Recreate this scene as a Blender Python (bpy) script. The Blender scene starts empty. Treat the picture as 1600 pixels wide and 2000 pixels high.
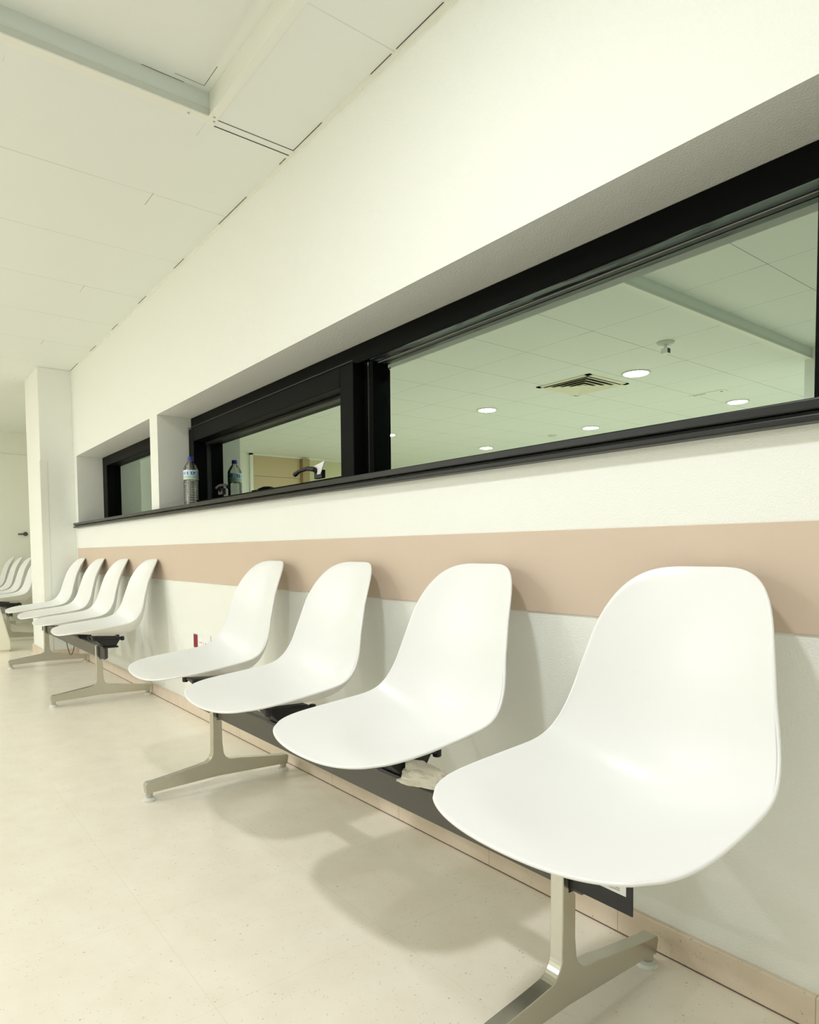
import bpy, bmesh, math, random
from mathutils import Vector, Matrix
from bpy import context as ctx

# ------------------------------------------------------------------ camera, world, exposure
sc = ctx.scene
col = sc.collection
FPX, CX, CY = 1311.55, 785.03, 1142.05          # focal length and principal point in a 1600x2000 frame
YAW, PITCH, ROLL = math.radians(52.362), math.radians(-2.876), math.radians(-0.505)
cam_d = bpy.data.cameras.new('camera')
cam = bpy.data.objects.new('camera', cam_d); col.objects.link(cam)
fw = Vector((-math.sin(YAW)*math.cos(PITCH), math.cos(YAW)*math.cos(PITCH), math.sin(PITCH)))
rt = Vector((math.cos(YAW), math.sin(YAW), 0)); up = rt.cross(fw)
r2 = math.cos(ROLL)*rt + math.sin(ROLL)*up; u2 = -math.sin(ROLL)*rt + math.cos(ROLL)*up
M = Matrix((r2, u2, -fw)).transposed().to_4x4(); M.translation = Vector((0, -1.2867, 0.86))
cam.matrix_world = M
cam_d.sensor_fit = 'HORIZONTAL'; cam_d.sensor_width = 36.0
cam_d.lens = FPX/1600*36.0
cam_d.shift_x = (800-CX)/1600; cam_d.shift_y = (CY-1000)/1600
cam_d.clip_start = 0.02; cam_d.clip_end = 100
sc.camera = cam

w = bpy.data.worlds.new('night'); sc.world = w; w.use_nodes = True
w.node_tree.nodes['Background'].inputs[0].default_value = (0.012, 0.016, 0.014, 1)
w.node_tree.nodes['Background'].inputs[1].default_value = 1.0
sc.view_settings.view_transform = 'Standard'; sc.view_settings.look = 'None'
sc.view_settings.gamma = 1.0; sc.view_settings.use_curve_mapping = False
sc.view_settings.exposure = 0.03
try:
    sc.cycles.use_denoising = True
    sc.cycles.denoiser = 'OPENIMAGEDENOISE'
    sc.cycles.max_bounces = 14; sc.cycles.diffuse_bounces = 8; sc.cycles.glossy_bounces = 6
    sc.cycles.transmission_bounces = 10; sc.cycles.transparent_max_bounces = 16
    sc.cycles.caustics_reflective = False; sc.cycles.caustics_refractive = False
    sc.cycles.sample_clamp_indirect = 6.0
except Exception:
    pass
# lamp strengths (watts) of the downlight over the seats, the added fill lamps, then the rows further into the room
P_NEAR, P_FILL, P_ROW, P_BACK = 18.5, 8.0, 31.0, 24.0
LAMP = (1.0, 1.0, 1.04)

# ------------------------------------------------------------------ material helpers
MATS = {}
def mat(name, color, rough=0.6, metal=0.0, spec=0.5, bump=None, build=None):
    if name in MATS: return MATS[name]
    m = bpy.data.materials.new(name); m.use_nodes = True
    nt = m.node_tree; b = nt.nodes['Principled BSDF']
    b.inputs['Base Color'].default_value = (*color, 1); b.inputs['Roughness'].default_value = rough
    b.inputs['Metallic'].default_value = metal; b.inputs['Specular IOR Level'].default_value = spec
    if bump:
        tc = nt.nodes.new('ShaderNodeTexCoord'); no = nt.nodes.new('ShaderNodeTexNoise'); bp = nt.nodes.new('ShaderNodeBump')
        no.inputs['Scale'].default_value = bump[0]; no.inputs['Detail'].default_value = 2
        bp.inputs['Strength'].default_value = bump[1]; bp.inputs['Distance'].default_value = bump[2]
        nt.links.new(tc.outputs['Object'], no.inputs['Vector']); nt.links.new(no.outputs[0], bp.inputs['Height'])
        nt.links.new(bp.outputs[0], b.inputs['Normal'])
    if build: build(nt, b)
    MATS[name] = m
    return m
def math_node(nt, op, a, b=None, c=None):
    n = nt.nodes.new('ShaderNodeMath'); n.operation = op
    for i, v in enumerate((a, b, c)):
        if v is None: continue
        if isinstance(v, (int, float)): n.inputs[i].default_value = v
        else: nt.links.new(v, n.inputs[i])
    return n.outputs[0]
def line_mask(nt, coord, origin, pitch, half):
    """1 on thin joint lines at origin + k*pitch"""
    t = math_node(nt, 'DIVIDE', math_node(nt, 'SUBTRACT', coord, origin), pitch)
    f = math_node(nt, 'ABSOLUTE', math_node(nt, 'SUBTRACT', math_node(nt, 'FRACT', math_node(nt, 'ADD', t, 0.5)), 0.5))
    return math_node(nt, 'LESS_THAN', f, half/pitch)
def mix_col(nt, fac, a, b):
    n = nt.nodes.new('ShaderNodeMix'); n.data_type = 'RGBA'
    if isinstance(fac, (int, float)): n.inputs[0].default_value = fac
    else: nt.links.new(fac, n.inputs[0])
    for s, v in ((6, a), (7, b)):
        if isinstance(v, tuple): n.inputs[s].default_value = (*v, 1)
        else: nt.links.new(v, n.inputs[s])
    return n.outputs[2]
def obj_xyz(nt):
    tc = nt.nodes.new('ShaderNodeTexCoord'); s = nt.nodes.new('ShaderNodeSeparateXYZ')
    nt.links.new(tc.outputs['Object'], s.inputs[0]); return tc.outputs['Object'], s.outputs
def noise(nt, vec, scale, detail=2, rough=0.5):
    n = nt.nodes.new('ShaderNodeTexNoise'); n.inputs['Scale'].default_value = scale
    n.inputs['Detail'].default_value = detail; n.inputs['Roughness'].default_value = rough
    nt.links.new(vec, n.inputs['Vector']); return n.outputs[0]
def ramp(nt, v, p0, p1):
    n = nt.nodes.new('ShaderNodeMapRange'); n.inputs[1].default_value = p0; n.inputs[2].default_value = p1
    nt.links.new(v, n.inputs[0]); return n.outputs[0]

def terrazzo(base, blot, speck, joint, jx=None, jy=None, pitch=0.4045, jk=.6):
    def f(nt, b):
        vec, xyz = obj_xyz(nt)
        c = mix_col(nt, ramp(nt, noise(nt, vec, 9, 4, .6), .35, .7), base, blot)
        v = nt.nodes.new('ShaderNodeTexVoronoi'); v.inputs['Scale'].default_value = 140; nt.links.new(vec, v.inputs['Vector'])
        sp = math_node(nt, 'LESS_THAN', v.outputs['Distance'], 0.20)
        sel = math_node(nt, 'GREATER_THAN', noise(nt, vec, 55, 2), 0.57)
        c = mix_col(nt, math_node(nt, 'MULTIPLY', math_node(nt, 'MULTIPLY', sp, sel), .55), c, speck)
        v2 = nt.nodes.new('ShaderNodeTexVoronoi'); v2.inputs['Scale'].default_value = 60; nt.links.new(vec, v2.inputs['Vector'])
        sp2 = math_node(nt, 'MULTIPLY', math_node(nt, 'LESS_THAN', v2.outputs['Distance'], 0.14), math_node(nt, 'GREATER_THAN', noise(nt, vec, 24, 2), 0.60))
        c = mix_col(nt, math_node(nt, 'MULTIPLY', sp2, .5), c, (speck[0]*.7, speck[1]*.65, speck[2]*.6))
        if jx is not None: c = mix_col(nt, math_node(nt, 'MULTIPLY', line_mask(nt, xyz[0], jx, pitch, .0009), jk), c, joint)
        if jy is not None: c = mix_col(nt, math_node(nt, 'MULTIPLY', line_mask(nt, xyz[1], jy, pitch, .0009), jk), c, joint)
        nt.links.new(c, b.inputs['Base Color'])
    return f
m_floor = mat('terrazzo_floor', (1, 1, 1), .26, 0, .45, build=terrazzo((.84, .795, .69), (.80, .745, .625), (.46, .40, .31), (.55, .49, .40), -1.19, -.012, jk=.22))
m_skirt = mat('terrazzo_skirting', (1, 1, 1), .35, 0, .4, build=terrazzo((.74, .64, .52), (.68, .575, .455), (.42, .32, .22), (.20, .15, .10), -.466, None))
m_wall = mat('cream_wall_paint', (.845, .865, .82), .62, 0, .3, bump=(230, .35, .004))
m_white_wall = mat('pale_green_wall', (.80, .82, .74), .7)
m_stripe = mat('pink_beige_band', (.63, .515, .41), .5, 0, .4, bump=(120, .05, .002))
def math_sub(a, b): return a-b
def ceil_build(ox, oy, px=.609):
    def f(nt, b):
        vec, xyz = obj_xyz(nt)
        lx = line_mask(nt, xyz[0], ox, px, .0024); ly = line_mask(nt, xyz[1], oy, .6085, .0024)
        br = ramp(nt, noise(nt, vec, 1.7, 3), .38, .62)
        far = math_node(nt, 'MULTIPLY', math_node(nt, 'LESS_THAN', xyz[1], -1.2), .50)      # joint lines drawn darker further into the room
        lx = math_node(nt, 'MULTIPLY', lx, math_node(nt, 'ADD', far, math_node(nt, 'MULTIPLY_ADD', br, .25, .10)))
        nearx = math_node(nt, 'MULTIPLY', line_mask(nt, xyz[0], math_sub(ox, .05), px, .06), .45)
        ly = math_node(nt, 'MULTIPLY', ly, math_node(nt, 'ADD', far, math_node(nt, 'MULTIPLY', ramp(nt, noise(nt, vec, 2.3, 3), .45, .6), nearx)))
        c = mix_col(nt, math_node(nt, 'MAXIMUM', lx, ly), (.80, .83, .79), (.20, .21, .155))
        nt.links.new(c, b.inputs['Base Color'])
        bp = nt.nodes.new('ShaderNodeBump'); bp.inputs['Strength'].default_value = .08; bp.inputs['Distance'].default_value = .003
        nt.links.new(noise(nt, vec, 160, 2), bp.inputs['Height']); nt.links.new(bp.outputs[0], b.inputs['Normal'])
    return f
m_ceil = mat('ceiling_tile', (1, 1, 1), .8, 0, .2, build=ceil_build(-2.935, -.33))
m_ceil_strip = mat('ceiling_strip_tile', (1, 1, 1), .8, 0, .2, build=ceil_build(-1.677, -.33, .633))
m_ceil_up = mat('raised_ceiling_tile', (1, 1, 1), .8, 0, .2, build=ceil_build(-1.79, -.98))
m_trim = mat('cream_metal_trim', (.82, .83, .76), .4)
m_lip = mat('grey_green_trim', (.58, .62, .56), .4)
m_face = mat('pale_grey_green_trim', (.68, .74, .71), .45)
m_joint = mat('brown_joint', (.15, .11, .075), .8)
m_gap = mat('grey_gap', (.16, .16, .12), .8)
m_dark = mat('dark_gap', (.06, .055, .04), .8)
m_black = mat('black_anodised_frame', (.0035, .0040, .0035), .45, 0, .06)
def sheen_build(nt, b):
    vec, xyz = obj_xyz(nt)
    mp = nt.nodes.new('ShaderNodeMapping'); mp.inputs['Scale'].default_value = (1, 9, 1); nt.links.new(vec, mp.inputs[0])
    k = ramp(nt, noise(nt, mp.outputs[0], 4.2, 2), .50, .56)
    nt.links.new(mix_col(nt, k, (.20, .27, .25), (.015, .02, .02)), b.inputs['Base Color'])  # lighter teal is reflected light painted into the colour; dark blotches are marks
m_sheen = mat('teal_sheen_strip', (1, 1, 1), .4, 0, .4, build=sheen_build)
m_sill = mat('dark_grey_metal_sill', (.017, .019, .017), .32, 0, .30)
m_plastic = mat('white_moulded_plastic', (.82, .83, .82), .36, 0, .5)
m_alu = mat('cast_aluminium', (.56, .55, .48), .24, .95, .5, bump=(60, .03, .002))
m_beam = mat('dark_satin_steel', (.10, .098, .085), .38, .55, .5)
m_blackpl = mat('black_plastic', (.012, .012, .013), .45)
m_glide = mat('grey_white_rubber', (.68, .70, .64), .6)
m_paper = mat('crumpled_white_paper', (.80, .78, .70), .85)
m_card = mat('white_card', (.88, .88, .90), .6)
m_red = mat('dark_red_plastic', (.24, .01, .03), .35)
m_socket = mat('white_socket_plastic', (.88, .88, .85), .35)
m_cap = mat('blue_cap', (.005, .03, .32), .35)
m_wood = mat('tan_laminate', (.60, .47, .29), .5)
m_wood2 = mat('brown_laminate', (.42, .31, .16), .5)
m_yell = mat('ochre_wall', (.66, .64, .42), .7)
m_cable = mat('brown_cable', (.10, .075, .05), .5)
m_stand = mat('cream_plastic', (.80, .78, .66), .5)
m_vent = mat('cream_vent_metal', (.80, .77, .62), .45)
m_grey = mat('grey_plastic', (.45, .46, .42), .5)
m_lever = mat('dark_grey_metal', (.12, .12, .11), .35, .6)

def glass_material():
    m = bpy.data.materials.new('solar_control_glass'); m.use_nodes = True; nt = m.node_tree; nt.nodes.clear()
    o = nt.nodes.new('ShaderNodeOutputMaterial'); g = nt.nodes.new('ShaderNodeBsdfGlossy'); t = nt.nodes.new('ShaderNodeBsdfTransparent'); x = nt.nodes.new('ShaderNodeMixShader')
    g.inputs['Color'].default_value = (.50, .59, .52, 1); g.inputs['Roughness'].default_value = 0.0
    t.inputs['Color'].default_value = (.25, .3, .27, 1); x.inputs[0].default_value = .93
    nt.links.new(t.outputs[0], x.inputs[1]); nt.links.new(g.outputs[0], x.inputs[2]); nt.links.new(x.outputs[0], o.inputs[0])
    return m
m_glass = glass_material()
def pet_material():
    m = bpy.data.materials.new('clear_pet'); m.use_nodes = True; nt = m.node_tree; nt.nodes.clear()
    o = nt.nodes.new('ShaderNodeOutputMaterial'); g = nt.nodes.new('ShaderNodeBsdfGlossy'); t = nt.nodes.new('ShaderNodeBsdfTransparent'); x = nt.nodes.new('ShaderNodeMixShader'); f = nt.nodes.new('ShaderNodeFresnel')
    f.inputs[0].default_value = 1.55; g.inputs['Roughness'].default_value = .06
    t.inputs['Color'].default_value = (.95, .97, .95, 1)
    k = math_node(nt, 'MULTIPLY_ADD', f.outputs[0], .9, .12)
    nt.links.new(k, x.inputs[0]); nt.links.new(t.outputs[0], x.inputs[1]); nt.links.new(g.outputs[0], x.inputs[2]); nt.links.new(x.outputs[0], o.inputs[0])
    return m
m_pet = pet_material()
def label_build(nt, b):
    vec, xyz = obj_xyz(nt)
    wv = nt.nodes.new('ShaderNodeTexWave'); wv.inputs['Scale'].default_value = 26; wv.inputs['Distortion'].default_value = 9; wv.inputs['Detail'].default_value = 1
    nt.links.new(vec, wv.inputs['Vector'])
    z = xyz[2]
    band = math_node(nt, 'MULTIPLY', math_node(nt, 'GREATER_THAN', z, .188), math_node(nt, 'LESS_THAN', z, .205))
    let = math_node(nt, 'MULTIPLY', band, math_node(nt, 'GREATER_THAN', wv.outputs[1], .55))
    c = mix_col(nt, ramp(nt, z, .178, .212), (.55, .72, .88), (.75, .86, .95))
    c = mix_col(nt, let, c, (.06, .20, .45))
    gr = math_node(nt, 'LESS_THAN', z, .180)
    c = mix_col(nt, gr, c, (.45, .68, .48))
    c = mix_col(nt, math_node(nt, 'LESS_THAN', z, .167), c, (.82, .90, .80))
    nt.links.new(c, b.inputs['Base Color'])
m_label = mat('blue_green_bottle_label', (1, 1, 1), .35, build=label_build)
def emit(name, strength):
    m = bpy.data.materials.new(name); m.use_nodes = True; nt = m.node_tree; nt.nodes.clear()
    o = nt.nodes.new('ShaderNodeOutputMaterial'); e = nt.nodes.new('ShaderNodeEmission')
    e.inputs[0].default_value = (*LAMP, 1); e.inputs[1].default_value = strength
    nt.links.new(e.outputs[0], o.inputs[0]); return m
m_lens = emit('lit_lamp_lens', 6.0)

# ------------------------------------------------------------------ mesh helpers
def add_box(bm, x0, x1, y0, y1, z0, z1):
    vs = [bm.verts.new(p) for p in ((x0,y0,z0),(x1,y0,z0),(x1,y1,z0),(x0,y1,z0),(x0,y0,z1),(x1,y0,z1),(x1,y1,z1),(x0,y1,z1))]
    for f in ((3,2,1,0),(4,5,6,7),(0,1,5,4),(1,2,6,5),(2,3,7,6),(3,0,4,7)): bm.faces.new([vs[i] for i in f])
def add_lathe(bm, prof, seg=24, c=(0,0,0), ax='Z', close=True):
    rings = []
    for r, h in prof:
        ring = []
        for i in range(seg):
            a = 2*math.pi*i/seg
            p = (r*math.cos(a), r*math.sin(a), h)
            if ax == 'X': p = (h, p[0], p[1])
            if ax == 'Y': p = (p[0], h, p[1])
            ring.append(bm.verts.new((p[0]+c[0], p[1]+c[1], p[2]+c[2])))
        rings.append(ring)
    for a, b in zip(rings, rings[1:]):
        for i in range(seg): bm.faces.new((a[i], a[(i+1)%seg], b[(i+1)%seg], b[i]))
    if close:
        bm.faces.new(list(reversed(rings[0]))); bm.faces.new(rings[-1])
def add_prism(bm, poly, x0, x1, plane='YZ'):
    """extrude a closed 2-D outline along the third axis"""
    def P(u, v, t): return {'YZ': (t, u, v), 'XZ': (u, t, v), 'XY': (u, v, t)}[plane]
    a = [bm.verts.new(P(u, v, x0)) for u, v in poly]; b = [bm.verts.new(P(u, v, x1)) for u, v in poly]
    n = len(poly)
    for i in range(n): bm.faces.new((a[i], a[(i+1)%n], b[(i+1)%n], b[i]))
    bm.faces.new(list(reversed(a))); bm.faces.new(b)
def add_tube(bm, pts, r, seg=8):
    pts = [Vector(p) for p in pts]; rings = []
    for i, p in enumerate(pts):
        t = (pts[min(i+1, len(pts)-1)] - pts[max(i-1, 0)]).normalized()
        a = t.cross(Vector((0, 1, 0)) if abs(t.y) < .9 else Vector((1, 0, 0))).normalized(); b = t.cross(a)
        rr = r[i] if isinstance(r, (list, tuple)) else r
        rings.append([bm.verts.new(p + rr*(math.cos(2*math.pi*k/seg)*a + math.sin(2*math.pi*k/seg)*b)) for k in range(seg)])
    for u, v in zip(rings, rings[1:]):
        for k in range(seg): bm.faces.new((u[k], u[(k+1)%seg], v[(k+1)%seg], v[k]))
    bm.faces.new(list(reversed(rings[0]))); bm.faces.new(rings[-1])
def obj(name, bm, m, parent=None, smooth=False, bevel=0, seg=2, angle=40):
    bmesh.ops.recalc_face_normals(bm, faces=bm.faces[:])
    me = bpy.data.meshes.new(name); bm.to_mesh(me); bm.free()
    me.materials.append(m)
    o = bpy.data.objects.new(name, me); col.objects.link(o)
    if parent: o.parent = parent
    if smooth: me.shade_smooth()
    if bevel:
        b = o.modifiers.new('bevel', 'BEVEL'); b.width = bevel; b.segments = seg; b.limit_method = 'ANGLE'; b.angle_limit = math.radians(angle)
        if smooth is None: pass
    return o
def new(): return bmesh.new()
def box_obj(name, m, parent, *dims, bevel=0, **k):
    bm = new(); add_box(bm, *dims); return obj(name, bm, m, parent, bevel=bevel, **k)
def thing(name, label, cat, loc=(0, 0, 0), group=None):
    o = bpy.data.objects.new(name, None); col.objects.link(o); o.empty_display_size = .1
    o.location = loc; o['label'] = label; o['category'] = cat
    if group: o['group'] = group
    return o
def tag(o, label, cat, group=None):
    o['label'] = label; o['category'] = cat
    if group: o['group'] = group
    return o
def struct(o, label, cat='room part'):
    o['kind'] = 'structure'; o['label'] = label; o['category'] = cat
    return o

# ------------------------------------------------------------------ the room shell
ZC, ZR = 2.371, 2.452                 # ceiling, raised ceiling
XL, XR, YF = -9.6, 2.6, -7.2         # far end wall, end wall behind the camera, wall opposite the windows
Z_SILL0, Z_SILL1, Z_TOP = 1.074, 1.114, 1.662
WX0, WX1 = -3.98, 1.02                # wide window niche
VX0, VX1 = -6.03, -4.117              # narrow window niche
DEP = 0.34
XC = -6.72                            # far side of the column; beyond it the wall steps back
struct(box_obj('floor', m_floor, None, XL, XR, YF, .5, -.06, 0), 'cream terrazzo tile floor of the waiting room', 'floor')
bm = new()
add_box(bm, XC, XR, 0, DEP, 0, Z_SILL0+.012)
add_box(bm, XC, XR, 0, DEP, Z_TOP, ZC+.2)
add_box(bm, XC, VX0, 0, DEP, Z_SILL0+.012, Z_TOP); add_box(bm, VX1, WX0, 0, DEP, Z_SILL0+.012, Z_TOP); add_box(bm, WX1, XR, 0, DEP, Z_SILL0+.012, Z_TOP)
bmesh.ops.remove_doubles(bm, verts=bm.verts[:], dist=1e-5)
struct(obj('wall_back', bm, m_wall), 'cream textured wall with two long window niches above the seats', 'wall')
struct(box_obj('wall_left', m_white_wall, None, XL-.1, XL, YF, .5, 0, ZC+.2), 'pale end wall beyond the square column', 'wall')
struct(box_obj('wall_right', m_wall, None, XR, XR+.1, YF, .1, 0, ZC+.2), 'cream end wall behind the camera', 'wall')
struct(box_obj('wall_front', m_wall, None, XL, XR, YF-.1, YF, 0, ZC+.2), 'cream wall opposite the windows', 'wall')
struct(box_obj('wall_front_return', m_wall, None, -2.36, XR, YF, -4.15, 0, ZC+.2), 'cream wall block across the room, mirrored at the right of the window', 'wall')
struct(box_obj('wall_back_far', m_white_wall, None, XL, XC, .40, .5, 0, ZC+.2), 'pale wall set back beyond the square column', 'wall')
# ceiling with a raised bay that starts at x = -2.31, y = -.33
bm = new()
add_box(bm, XL, -2.33, YF, .5, ZC, ZC+.03)
struct(obj('ceiling', bm, m_ceil), 'off-white suspended tile ceiling', 'ceiling')
struct(box_obj('ceiling_strip', m_ceil_strip, None, -2.33, XR, -.33, .005, ZC, ZC+.03), 'narrow strip of ceiling tiles between the raised bay and the window wall', 'ceiling')
struct(box_obj('ceiling_raised', m_ceil_up, None, -2.40, XR, YF, -.25, ZR, ZR+.03), 'raised tiled bay of the ceiling above the nearest seats', 'ceiling')
# vertical faces, lips and shadow strips around the raised bay
bm = new(); add_box(bm, -2.308, XR, -.332, -.322, ZC+.004, ZR)
struct(obj('trim_1', bm, m_trim, bevel=.001), 'cream upright edge strip of the raised ceiling bay, wall side', 'trim')
struct(box_obj('trim_8', m_face, None, -2.318, -2.308, YF, -.33, ZC+.022, ZR), 'grey-green upright edge strip along the left of the raised ceiling bay', 'trim')
bm = new(); add_box(bm, -2.312, -2.304, YF, -.33, ZC+.002, ZC+.024)
struct(obj('trim_2', bm, m_lip), 'grey-green lower edge strip along the left of the raised bay', 'trim')
bm = new(); add_box(bm, -2.345, -2.304, YF, -.305, ZC-.003, ZC+.002); add_box(bm, -2.304, XR, -.337, -.305, ZC-.003, ZC+.002)
o = struct(obj('trim_3', bm, m_trim, bevel=.0008), 'flat cream metal flange round the raised ceiling bay', 'trim')
bm = new()
for x, y in ((-2.325, -.40), (-2.295, -.32), (-2.318, -.312)): add_lathe(bm, [(.0045, -.0045), (.0045, -.0025)], 10, (x, y, ZC))
obj('screw', bm, m_grey, o)
bm = new(); add_box(bm, -2.348, -2.344, -.30, -.002, ZC-.0012, ZC+.0005); add_box(bm, -2.309, -2.3065, -.30, -.002, ZC-.0012, ZC+.0005)
for a, b in ((-1.665, -1.45), (-1.80, -1.69), (-2.31, -2.10), (-2.42, -2.37), (-3.02, -2.72), (-3.62, -3.47), (-4.85, -4.70), (-5.45, -5.28), (-6.1, -5.85), (-4.25, -4.10), (-1.2, -.7)):
    add_box(bm, a, b, -.0068, -.0045, ZC-.0012, ZC+.0005)
struct(obj('trim_4', bm, m_dark), 'thin dark gaps between ceiling tiles and wall', 'trim')
bm = new(); add_box(bm, -2.284, -2.2825, -.46, -.358, ZR-.0006, ZR+.0004); add_box(bm, -2.283, -2.17, -.3598, -.358, ZR-.0006, ZR+.0004); add_box(bm, -2.3078, -2.3062, -.56, -.42, ZR-.001, ZR+.0004)
struct(obj('trim_5', bm, m_gap), 'dark gap line inside the raised ceiling bay', 'trim')
bm = new(); add_box(bm, -6.13, XR, -.0045, 0, ZC-.017, ZC)
struct(obj('trim_6', bm, m_trim), 'narrow cream edge angle between wall and ceiling', 'trim')
# coloured band and terrazzo skirting
struct(box_obj('trim_7', m_stripe, None, -6.075, XR, -.004, .001, .7066, .9066, bevel=.001), 'dusty pink-beige band along the wall behind the seats', 'trim')
struct(box_obj('baseboard_back', m_skirt, None, -6.13, XR, -.012, .001, .0025, .066, bevel=.002), 'pinkish terrazzo skirting tiles below the window wall', 'skirting')
struct(box_obj('baseboard_shadow_gap', m_joint, None, -6.13, XR, -.0112, 0, 0, .0026), 'dark joint between skirting and floor', 'skirting')
bm = new(); add_box(bm, XL, XC, .388, .401, 0, .066); add_box(bm, XL-.001, XL+.013, .20, .388, 0, .066)
struct(obj('baseboard_far', bm, m_skirt), 'terrazzo skirting behind the farthest seats', 'skirting')
# square column against the wall
o = struct(box_obj('column', m_wall, None, XC, -6.13, -.252, .001, 0, ZC, bevel=.004), 'cream square column standing against the window wall', 'column')
bm = new(); add_box(bm, -6.1305, -6.1272, -.2535, -.200, .066, 1.62); add_box(bm, -6.19, -6.127, -.2548, -.2515, .066, 1.62)
obj('corner_guard', bm, m_trim, o, bevel=.001)
bm = new(); add_box(bm, XC-.012, -6.118, -.264, -.2515, 0, .066); add_box(bm, -6.1305, -6.118, -.2515, 0, 0, .066); add_box(bm, XC-.012, XC+.001, -.2515, 0, 0, .066)
obj('column_skirting', bm, m_skirt, o, bevel=.002)

# ------------------------------------------------------------------ windows
YFR, YGL = 0.20, 0.255
def window(name, x0, x1, label):
    t = bpy.data.objects.new(name, None); col.objects.link(t); struct(t, label, 'window'); return t
w1 = window('window_1', WX0, WX1, 'long black-framed window with dark mirror-like glass and an opening sash at its left')
bm = new()
add_box(bm, WX0+.001, WX1-.001, YFR, .33, 1.589, Z_TOP-.001)        # head
add_box(bm, WX0+.001, WX1-.001, YFR, .33, Z_SILL1, 1.158)            # bottom rail
add_box(bm, WX0+.001, -3.90, YFR, .33, 1.158, 1.589)                 # left jamb
add_box(bm, -2.178, -2.122, .218, .33, 1.158, 1.589)                  # post right of the sash
add_box(bm, -.572, -.50, YFR, .33, 1.158, 1.589)
add_box(bm, .94, WX1-.001, YFR, .33, 1.158, 1.589)
obj('window_frame', bm, m_black, w1, bevel=.002)
bm = new(); add_box(bm, -2.150, -2.146, .215, .219, 1.16, 1.585)
obj('post_glint', bm, m_alu, w1)  # bright strip added to stand for the glint on the post
bm = new()
for a, b in ((-2.122, -.572), (-.50, .94)):
    add_box(bm, a, b, YGL-.012, YGL+.002, 1.582, 1.589); add_box(bm, a, b, YGL-.012, YGL+.002, 1.158, 1.164)
obj('glazing_bead', bm, m_blackpl, w1, bevel=.001)
bm = new(); add_box(bm, -2.122, -.572, YGL-.0135, YGL-.0115, 1.5807, 1.5823); add_box(bm, -.50, .94, YGL-.0135, YGL-.0115, 1.5807, 1.5823)
obj('gasket_line', bm, m_grey, w1)
box_obj('pane', m_glass, w1, -2.123, -.571, YGL, YGL+.006, 1.157, 1.59)
box_obj('pane', m_glass, w1, -.501, .941, YGL, YGL+.006, 1.157, 1.59)
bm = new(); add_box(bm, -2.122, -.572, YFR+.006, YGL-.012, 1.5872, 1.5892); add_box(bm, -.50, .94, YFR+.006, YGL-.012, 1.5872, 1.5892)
obj('head_sheen', bm, m_sheen, w1)['label'] = 'head underside strip with painted-in teal reflection and dark blotches'
# opening sash
ys = .165
sx0, sx1 = -3.93, -2.178
bm = new()
add_box(bm, sx0, -3.855, ys, .29, 1.118, 1.585); add_box(bm, -2.272, sx1, ys, .29, 1.118, 1.585)
add_box(bm, -3.855, -2.272, ys, .29, 1.507, 1.585); add_box(bm, -3.855, -2.272, ys, .29, 1.118, 1.160)
sash = obj('sash', bm, m_black, w1, bevel=.003)
bm = new(); add_box(bm, sx0, sx1, ys-.002, ys+.002, 1.588, 1.592)
obj('sash_seal', bm, m_blackpl, sash)
bm = new(); add_box(bm, -3.855, -2.272, YGL-.02, YGL+.001, 1.494, 1.507); add_box(bm, -3.855, -3.848, YGL-.012, YGL+.001, 1.160, 1.494)
obj('sash_bead', bm, m_grey if False else m_blackpl, sash, bevel=.001)
box_obj('sash_pane', m_glass, sash, -3.856, -2.271, YGL, YGL+.006, 1.159, 1.508)
def latch(x, z, flip=1):
    bm = new()
    add_box(bm, x-.03, x+.03, ys-.016, ys+.003, z-.022, z+.012)
    add_tube(bm, [(x, ys-.01, z), (x, ys-.032, z+.014), (x-.05*flip, ys-.036, z+.022), (x-.115*flip, ys-.038, z+.018), (x-.155*flip, ys-.038, z+.006)], [.011, .011, .009, .008, .011], 8)
    return obj('window_latch', bm, m_blackpl, w1, bevel=.003)
l1 = latch(-2.425, 1.185)
latch(-3.44, 1.19, -1)
bm = new(); add_prism(bm, [(-2.45, 1.214), (-2.36, 1.228), (-2.395, 1.178), (-2.42, 1.178)], ys-.022, ys-.019, 'XZ')
obj('white_tag', bm, m_card, l1)['label'] = 'white paper tag tucked behind the latch'
w2 = window('window_2', VX0, VX1, 'short black-framed window between the column and the wall pier')
bm = new()
add_box(bm, VX0+.001, VX1-.001, YFR, .33, 1.585, Z_TOP-.001); add_box(bm, VX0+.001, VX1-.001, YFR, .33, Z_SILL1, 1.150)
add_box(bm, VX0+.001, -5.90, YFR, .33, 1.15, 1.585); add_box(bm, -4.20, VX1-.001, YFR, .33, 1.15, 1.585)
obj('window_frame', bm, m_black, w2, bevel=.002)
box_obj('pane', m_glass, w2, -5.901, -4.199, YGL, YGL+.006, 1.149, 1.586)
# sill running under both windows
bm = new()
add_box(bm, -6.085, WX1+.06, -.030, .20, 1.0945, Z_SILL1); add_box(bm, -6.085, WX1+.06, -.020, .0, 1.0875, 1.0945); add_box(bm, -6.085, WX1+.06, -.030, .19, Z_SILL0, 1.0875)
struct(obj('window_sill', bm, m_sill, bevel=.0035, seg=3), 'dark grey grooved metal sill running under both windows', 'window sill')

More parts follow.
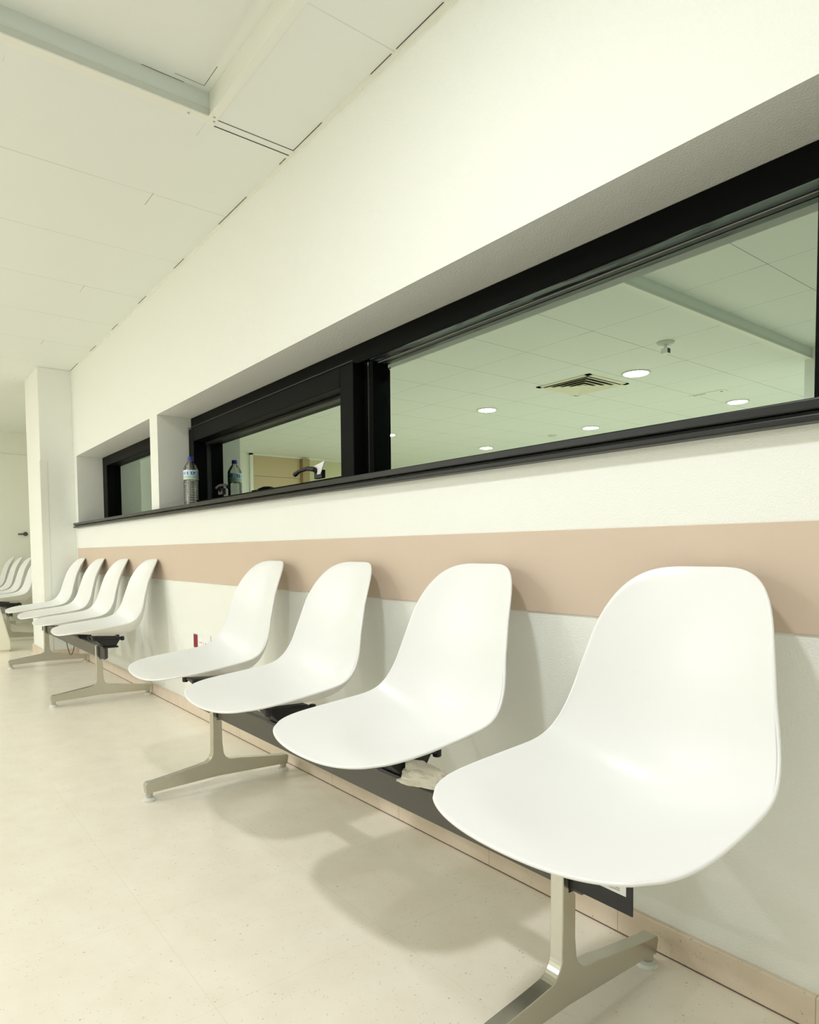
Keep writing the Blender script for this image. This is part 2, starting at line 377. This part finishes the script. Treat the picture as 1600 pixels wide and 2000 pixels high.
# ------------------------------------------------------------------ doors at the far end
d1 = bpy.data.objects.new('door_1', None); col.objects.link(d1); struct(d1, 'tan panelled door with overpanel in the far end wall, seen mirrored in the sash', 'door')
box_obj('door_leaf', m_wood, d1, XL, XL+.02, -3.55, -2.74, .01, 2.03)
box_obj('overpanel', m_wood, d1, XL, XL+.02, -3.55, -2.74, 2.036, 2.345)
box_obj('door_reveal', m_wood2, d1, XL, XL+.10, -3.68, -3.56, 0, 2.345)
bm = new(); add_box(bm, XL, XL+.04, -2.73, -2.68, 0, ZC); add_box(bm, XL, XL+.04, -5.2, -2.68, 2.345, ZC)
obj('door_frame', bm, m_trim, d1)
box_obj('side_panel', m_yell, d1, XL, XL+.015, -5.2, -3.69, 0, 2.345)
d2 = bpy.data.objects.new('door_2', None); col.objects.link(d2); struct(d2, 'pale flush door in the far end wall just left of the column', 'door')
box_obj('door_leaf', m_white_wall, d2, XL, XL+.012, -.70, .19, .07, 2.1, bevel=.001)
bm = new(); add_tube(bm, [(XL+.01, .14, 1.115), (XL+.06, .14, 1.115), (XL+.065, .12, 1.113), (XL+.062, .05, 1.11)], [.014, .012, .012, .010], 8); add_lathe(bm, [(.026, .010), (.026, .018)], 16, (XL, .14, 1.115), 'X')
obj('door_handle', bm, m_lever, d2, smooth=True)

# ------------------------------------------------------------------ ceiling fittings
def downlight(x, y, z, power, label, r=.095):
    t = thing('downlight', label, 'ceiling light', (x, y, z), 'recessed round downlights')
    bm = new(); prof = [(r, .0), (r+.016, -.001), (r+.018, -.005), (r+.004, -.008), (r-.002, -.004), (r-.004, .0)]
    add_lathe(bm, [(a, b) for a, b in prof], 32, close=False); obj('trim_ring', bm, m_trim, t, smooth=True)
    bm = new(); add_lathe(bm, [(r, -.0025), (r, -.0015)], 32); obj('lens', bm, m_lens, t)
    ld = bpy.data.lights.new('lamp', 'AREA'); ld.shape = 'DISK'; ld.size = 2*r*.95; ld.energy = power; ld.color = LAMP
    lo = bpy.data.objects.new('lamp', ld); col.objects.link(lo); lo.parent = t; lo.location = (0, 0, -.009)
    return t
downlight(-3.40, -3.39, ZC, P_ROW, 'round downlight mirrored in the glass right of the air diffuser', .105)
downlight(-5.22, -3.41, ZC, P_ROW, 'round downlight mirrored left of the air diffuser, upper one of that side')
downlight(-7.07, -3.45, ZC, P_ROW, 'round downlight mirrored at the left edge of the fixed pane')
downlight(-3.43, -5.25, ZC, P_BACK, 'round downlight mirrored near the right edge, just above the window rail')
downlight(-5.23, -5.22, ZC, P_BACK, 'round downlight mirrored just above the rail below the air diffuser')
downlight(-7.15, -5.31, ZC, P_BACK, 'round downlight mirrored lowest at the left, just above the rail')
downlight(-1.05, -1.24, ZR, P_NEAR, 'round downlight in the raised bay above the nearest bench, outside the frame')
downlight(.80, -1.24, ZR, 1.4*P_FILL, 'added fill lamp, built like a downlight, in the raised bay behind the camera to the right, outside the frame')  # unseen lamp added as fill for the near end
downlight(-.1, -3.2, ZR, .35*P_FILL, 'added fill lamp, built like a downlight, in the raised bay behind the camera, outside the frame')  # weak unseen lamp, also added only for fill
# four-way air diffuser
t = thing('air_diffuser', 'square cream four-way ceiling air diffuser mirrored in the middle of the pane', 'air vent', (-3.94, -3.36, ZC))
bm = new(); s = .295
for a, b, c, d in ((-s, s, -s, -s+.045), (-s, s, s-.045, s), (-s, -s+.045, -s, s), (s-.045, s, -s, s)): add_box(bm, a, b, c, d, -.008, 0)
obj('diffuser_frame', bm, m_vent, t)
box_obj('plenum', m_gap, t, -.25, .25, -.25, .25, -.002, -.0005)
for k in range(4):
    bm = new(); ro = .2505-.057*k; ri = ro-.045
    outer = [(-ro,-ro),(ro,-ro),(ro,ro),(-ro,ro)]; inner = [(-ri,-ri),(ri,-ri),(ri,ri),(-ri,ri)]
    A = [bm.verts.new((u, v, -.016)) for u, v in outer]; B = [bm.verts.new((u, v, -.003)) for u, v in inner]
    A2 = [bm.verts.new((u, v, -.018)) for u, v in outer]; B2 = [bm.verts.new((u, v, -.005)) for u, v in inner]
    for i in range(4):
        j = (i+1) % 4
        bm.faces.new((A[i], A[j], B[j], B[i])); bm.faces.new((A2[i], B2[i], B2[j], A2[j])); bm.faces.new((A[i], A2[i], A2[j], A[j])); bm.faces.new((B[i], B[j], B2[j], B2[i]))
    obj('louvre', bm, m_vent, t)
box_obj('centre_plate', m_vent, t, -.03, .03, -.03, .03, -.012, -.006)
# smoke detector, slot and small disc
t = thing('smoke_detector', 'ceiling detector with a hanging sensor mirrored above the air diffuser', 'smoke detector', (-2.77, -2.80, ZC))
bm = new(); add_lathe(bm, [(.062, 0), (.062, -.008), (.05, -.018), (.02, -.022)], 28); obj('base', bm, m_lip, t, smooth=False)
bm = new(); add_box(bm, -.026, .026, -.022, .022, -.085, -.045); add_box(bm, -.008, .008, -.008, .008, -.05, -.02); obj('sensor_head', bm, m_card, t, bevel=.003)
box_obj('sensor_eye', m_blackpl, t, .0, .0275, -.018, .018, -.082, -.050)
t = thing('ceiling_slot', 'small rectangular slot fitting in the ceiling mirrored beside the lower right downlight', 'ceiling fitting', (-3.42, -4.64, ZC))
bm = new(); add_box(bm, -.17, .17, -.05, .05, -.004, 0); obj('cover_plate', bm, m_ceil if False else m_trim, t, bevel=.001)
box_obj('slot', m_dark, t, -.145, -.02, .012, .022, -.0052, -.0035); box_obj('slot', m_dark, t, .115, .14, -.02, .0, -.0052, -.0035)
bm = new(); add_lathe(bm, [(.06, 0), (.06, -.006), (.05, -.010)], 24); o = obj('ceiling_speaker', bm, m_lip); o.location = (-5.89, -5.29, ZC)
tag(o, 'small grey round ceiling disc mirrored low in the middle of the pane', 'speaker')

# ------------------------------------------------------------------ beam seating
K = [[-.584, .4212, .1638, .0063, .0105], [-.5329, .4269, .2167, -.0006, .0147], [-.4652, .4202, .2398, -.0131, .0296], [-.3668, .4057, .2394, -.0281, .0521], [-.2533, .3975, .2325, -.0421, .0713], [-.1625, .4086, .2229, -.0498, .0708], [-.1189, .505, .204, -.0469, .0494], [-.1063, .6413, .1785, -.0413, .0242], [-.0311, .8232, .1604, -.0427, .0062]]   # y, z, half width, rim offset y, z
R0, N0, R1, N1, PW = 1.143, 4.062, 1.505, 3.822, 1.971
Y0 = -.335                                     # bench axis
def spline(t):
    n = len(K)-1; i = min(max(int(math.floor(t)), 0), n-1); f = t-i
    def g(j):
        if j < 0: return [2*a-b for a, b in zip(K[0], K[1])]
        if j > n: return [2*a-b for a, b in zip(K[n], K[n-1])]
        return K[j]
    v, d = [], []
    for a, b, c, e in zip(g(i-1), g(i), g(i+1), g(i+2)):
        v.append(((1-f)**3*a+(3*f**3-6*f*f+4)*b+(-3*f**3+3*f*f+3*f+1)*c+f**3*e)/6)
        d.append((-(1-f)**2*a+(3*f*f-4*f)*b+(-3*f*f+2*f+1)*c+f*f*e)/2)
    return v, d
def seat_bm(nu=41, nv=73, th=.0065):
    S, Nn = [], []
    for j in range(nv):
        row, nrow = [], []
        for i in range(nu):
            u = -1+2*i/(nu-1); u = math.sin(u*math.pi/2*.92)/math.sin(math.pi/2*.92); a = min(abs(u), 1)
            e0 = R0*(1-max(0, 1-a**N0)**(1/N0)); e1 = R1*(1-max(0, 1-a**N1)**(1/N1))
            t = e0 + (8-e1-e0)*j/(nv-1)
            (y, z, wd, ry, rz), (dy, dz, dw, dry, drz) = spline(t); q = a**PW
            row.append(Vector((wd*u, y-Y0+ry*q, z+rz*q)))
            k = PW*a**(PW-1)*(1 if u >= 0 else -1)
            nrow.append(Vector((wd, ry*k, rz*k)).cross(Vector((dw*u, dy+dry*q, dz+drz*q))).normalized())
        S.append(row); Nn.append(nrow)
    bm = new()
    top = [[bm.verts.new(S[j][i]) for i in range(nu)] for j in range(nv)]
    bot = [[bm.verts.new(S[j][i]-th*Nn[j][i]) for i in range(nu)] for j in range(nv)]
    for j in range(nv-1):
        for i in range(nu-1):
            bm.faces.new((top[j][i], top[j][i+1], top[j+1][i+1], top[j+1][i]))
            bm.faces.new((bot[j][i], bot[j+1][i], bot[j+1][i+1], bot[j][i+1]))
    rim = [(0, i) for i in range(nu)] + [(j, nu-1) for j in range(1, nv)] + [(nv-1, i) for i in range(nu-2, -1, -1)] + [(j, 0) for j in range(nv-2, 0, -1)]
    n = len(rim); mids = []
    for k, (j, i) in enumerate(rim):
        a, b = rim[k-1], rim[(k+1) % n]
        tan = (S[b[0]][b[1]]-S[a[0]][a[1]]).normalized(); nn = Nn[j][i]
        out = tan.cross(nn).normalized()
        if out.dot(S[j][i]-S[nv//2][nu//2]) < 0: out = -out
        mids.append([bm.verts.new(S[j][i]-nn*th*f+out*th*g) for f, g in ((.15, .32), (.5, .48), (.85, .32))])
    for k in range(n):
        a, b = rim[k], rim[(k+1) % n]
        A = [top[a[0]][a[1]]]+mids[k]+[bot[a[0]][a[1]]]; B = [top[b[0]][b[1]]]+mids[(k+1) % n]+[bot[b[0]][b[1]]]
        for q in range(4): bm.faces.new((A[q], A[q+1], B[q+1], B[q]))
    return bm
def arc(cx, cy, r, a0, a1, n=6):
    return [(cx+r*math.cos(math.radians(a0+(a1-a0)*k/n)), cy+r*math.sin(math.radians(a0+(a1-a0)*k/n))) for k in range(n+1)]
def leg_bm():
    # side outline: two low arms, a post with a rounded rear shoulder and a taller front plate
    P = [(-.262, .026), (-.235, .030), (0, .038), (.245, .030), (.280, .026)]
    P += arc(.274, .054, .012, -30, 90, 4)
    P += [(.25, .067), (.12, .084), (.085, .090)]
    P += arc(.056, .130, .038, 270, 180, 7)
    P += [(.015, .16), (.014, .238)]
    P += arc(.004, .238, .010, 0, 90, 4)
    P += [(-.0045, .248), (-.0045, .322), (-.008, .328), (-.016, .328), (-.0205, .322), (-.0205, .20), (-.0215, .16)]
    P += arc(-.0615, .132, .040, 0, -72, 7)
    P += [(-.092, .087), (-.235, .067)]
    P += arc(-.254, .055, .012, 90, 200, 4)
    bm = new(); add_prism(bm, P, -.0145, .0145)
    return bm
def glide_bm(y):
    bm = new(); add_lathe(bm, [(.0115, .012), (.0125, .020), (.0125, .034)], 16, (0, y, 0)); return bm
def pad_bm(y):
    bm = new(); add_lathe(bm, [(.021, 0), (.022, .003), (.020, .009), (.012, .013)], 20, (0, y, 0)); return bm
SP = 0.5968
BCX = -0.6757-1.5*SP                              # bench centre
def make_bench():
    r = thing('beam_seating', 'nearest white four-shell beam bench, paper scrap on its beam, cut by the lower right', 'bench', (BCX, Y0, 0), 'white shell seating along the window wall')
    bx = .952
    bm = new(); add_prism(bm, [(-.002, .252), (.038, .252), (.038, .322), (.032, .325), (.004, .325), (-.002, .318)], -.85, .85)
    beam = obj('beam', bm, m_beam, r, bevel=.002)
    for s in (-1, 1):
        bm = new(); add_box(bm, *sorted((s*.816, s*bx)), -.0045, -.0018, .258, .3265)
        add_box(bm, *sorted((s*.775, s*.817)), .0375, .0405, .240, .3265)
        obj('end_plate', bm, m_blackpl, beam, bevel=.001)
    bm = new(); add_box(bm, bx-.062, bx-.012, -.0054, -.0044, .288, .320)
    st = obj('label_sticker', bm, m_card, beam)
    bm = new()
    for k, (a, b) in enumerate(((.044, .026), (.046, .024), (.046, .024))): add_box(bm, bx-a, bx-b, -.0058, -.0052, .300-k*.0035, .3018-k*.0035)
    obj('label_print', bm, m_grey, beam)
    seats = [1.5*SP, .5*SP, -.5*SP, -1.5*SP]
    sm = None
    for k, x in enumerate(seats):
        if k == 0:
            s = obj('seat', seat_bm(), m_plastic, r, smooth=True); sm = s.data
        else:
            s = bpy.data.objects.new('seat', sm); col.objects.link(s); s.parent = r
        s.location.x = x
        # moulded black bracket between shell and beam
        bm = new()
        add_prism(bm, [(.0, .326), (.060, .326), (.088, .370), (.088, .381), (-.045, .386), (-.052, .376)], -.040, .040)
        add_box(bm, -.055, .055, -.012, .072, .3225, .332)
        add_prism(bm, [(-.060, .378), (.094, .371), (.096, .378), (-.060, .390)], -.058, .058)
        for sx in (-.05, .05):
            for yy, zz in ((-.058, .378), (.094, .370)): add_lathe(bm, [(.011, -.009), (.011, .014)], 10, (sx, yy, zz))
        b = obj('seat_bracket', bm, m_blackpl, r, bevel=.003); b.location.x = x
    lm = None
    for k, x in enumerate((.809, -.790)):
        if k == 0: l = obj('leg', leg_bm(), m_alu, r, bevel=.0085, seg=4, angle=55); lm = l
        else:
            l = lm.copy(); col.objects.link(l); l.parent = r
        l.location.x = x
        for y in (-.250, .268):
            g = obj('foot_stem', glide_bm(y), m_alu, l, smooth=False); p = obj('foot_pad', pad_bm(y), m_glide, l)
    return r
b1 = make_bench()
def copy_tree(o, parent=None):
    c = o.copy(); col.objects.link(c)
    if parent: c.parent = parent
    for ch in list(o.children): copy_tree(ch, c)
    return c
b2 = copy_tree(b1); b2.location = (BCX-3.405, Y0+.026, 0); b2['label'] = 'middle white four-shell beam bench, standing right beside the square column'
b3 = copy_tree(b1); b3.location = (BCX-6.85, Y0, 0); b3['label'] = 'farthest white four-shell beam bench, half hidden behind the square column'
for b in (b2, b3):
    for ch in b.children:
        for g in list(ch.children):
            if g.name.startswith('label_'): bpy.data.objects.remove(g)

# ------------------------------------------------------------------ small things
# water bottle on the sill
t = thing('water_bottle', 'empty clear ribbed water bottle with blue cap on the dark sill', 'bottle', (-3.79, .122, Z_SILL1))
H = .292; prof = [(.034, 0), (.040, .004), (.0415, .012)]
z = .016
while z < .150:
    prof += [(.0415, z), (.0415, z+.006), (.0385, z+.010)]; z += .0145
prof += [(.0415, .160), (.0415, .215), (.040, .226), (.030, .247), (.019, .262), (.0145, .268), (.0145, .274)]
bm = new(); add_lathe(bm, prof, 40, close=False)
bm.faces.new([v for v in bm.verts if abs(v.co.z) < 1e-6]) if False else None
obj('bottle_body', bm, m_pet, t, smooth=True)
bm = new(); add_lathe(bm, [(.0422, .162), (.0422, .214)], 40, close=False); obj('bottle_label', bm, m_label, t, smooth=True)
bm = new(); add_lathe(bm, [(.0165, .272), (.0168, .276), (.0165, .2915), (.0135, .293)], 24); obj('bottle_cap', bm, m_cap, t)['label'] = 'dark blue screw cap'
# wall sockets
t = thing('wall_socket', 'red and white wall socket low on the wall behind the left near seat', 'socket', (-3.335, -.0, .40))
box_obj('socket_plate', m_socket, t, -.125, .10, -.010, .001, -.042, .045, bevel=.003)
bm = new(); add_box(bm, -.112, -.062, -.0135, -.009, -.034, .036); o = obj('red_insert', bm, m_red, t, bevel=.002); o['label'] = 'dark red socket insert'
bm = new(); add_lathe(bm, [(.027, -.0135), (.027, -.009)], 20, (-.01, 0, 0), 'Y'); add_lathe(bm, [(.027, -.0135), (.027, -.009)], 20, (.062, 0, 0), 'Y'); obj('white_insert', bm, m_card, t)
for x in (-.02, .0, .052, .072):
    bm = new(); add_lathe(bm, [(.0035, -.0142), (.0035, -.012)], 8, (x, 0, 0), 'Y'); obj('socket_hole', bm, m_dark, t)
# hanging cable loop under the middle bench
bm = new(); pts = []
for k in range(21):
    a = k/20; pts.append((-5.665+.36*a, -.20, .255-.155*math.sin(math.pi*a)**.8 + .01*a))
add_tube(bm, pts, .0035, 6); tag(obj('hanging_cable', bm, m_cable, smooth=True), 'thin dark cable hanging in a loop under the middle bench', 'cable')
# crumpled paper on the near beam
random.seed(4)
bm = new(); bmesh.ops.create_icosphere(bm, subdivisions=4, radius=1)
for v in bm.verts:
    p = v.co.copy(); n = 0
    for k, (fx, fy, fz) in enumerate(((3.1, 1.7, 4.3), (5.2, 4.1, 2.3), (7.7, 2.9, 6.1))):
        n += abs(math.sin(fx*p.x+k*1.3)*math.cos(fy*p.y+k*.7)+math.sin(fz*p.z+k*2.1))/(1.6+k*.8)
    rr = .62+.28*n + random.uniform(-.04, .04)
    flat = 1.0
    v.co = Vector((p.x*rr*.082, p.y*rr*.030, max(p.z*rr*.040, -.012)))
o = obj('crumpled_paper', bm, m_paper); o.location = (-1.172, Y0-.003+.012, .338); o.rotation_euler = (0, -.10, .12)
tag(o, 'crumpled torn white paper lying on the near bench beam under the second seat', 'paper')
# cream sloping stand at the left edge
t = thing('floor_stand', 'cream sloping-sided stand at the left edge in front of the farthest bench', 'stand', (-6.82, -.66, 0))
bm = new()
lo = [(-.20, -.22), (.02, -.22), (.02, .24), (-.20, .24)]; hi = [(-.13, -.10), (-.03, -.10), (-.03, .165), (-.13, .165)]
A = [bm.verts.new((x, y, .085)) for x, y in lo]; B = [bm.verts.new((x, y, .43)) for x, y in hi]; Cc = [bm.verts.new((x, y, .012)) for x, y in lo]
for a, b in ((Cc, A), (A, B)):
    for i in range(4): bm.faces.new((a[i], a[(i+1) % 4], b[(i+1) % 4], b[i]))
bm.faces.new(B); bm.faces.new(list(reversed(Cc)))
obj('body', bm, m_stand, t, bevel=.012, seg=3)
box_obj('foot', m_stand, t, -.185, .005, -.205, .225, 0, .013)
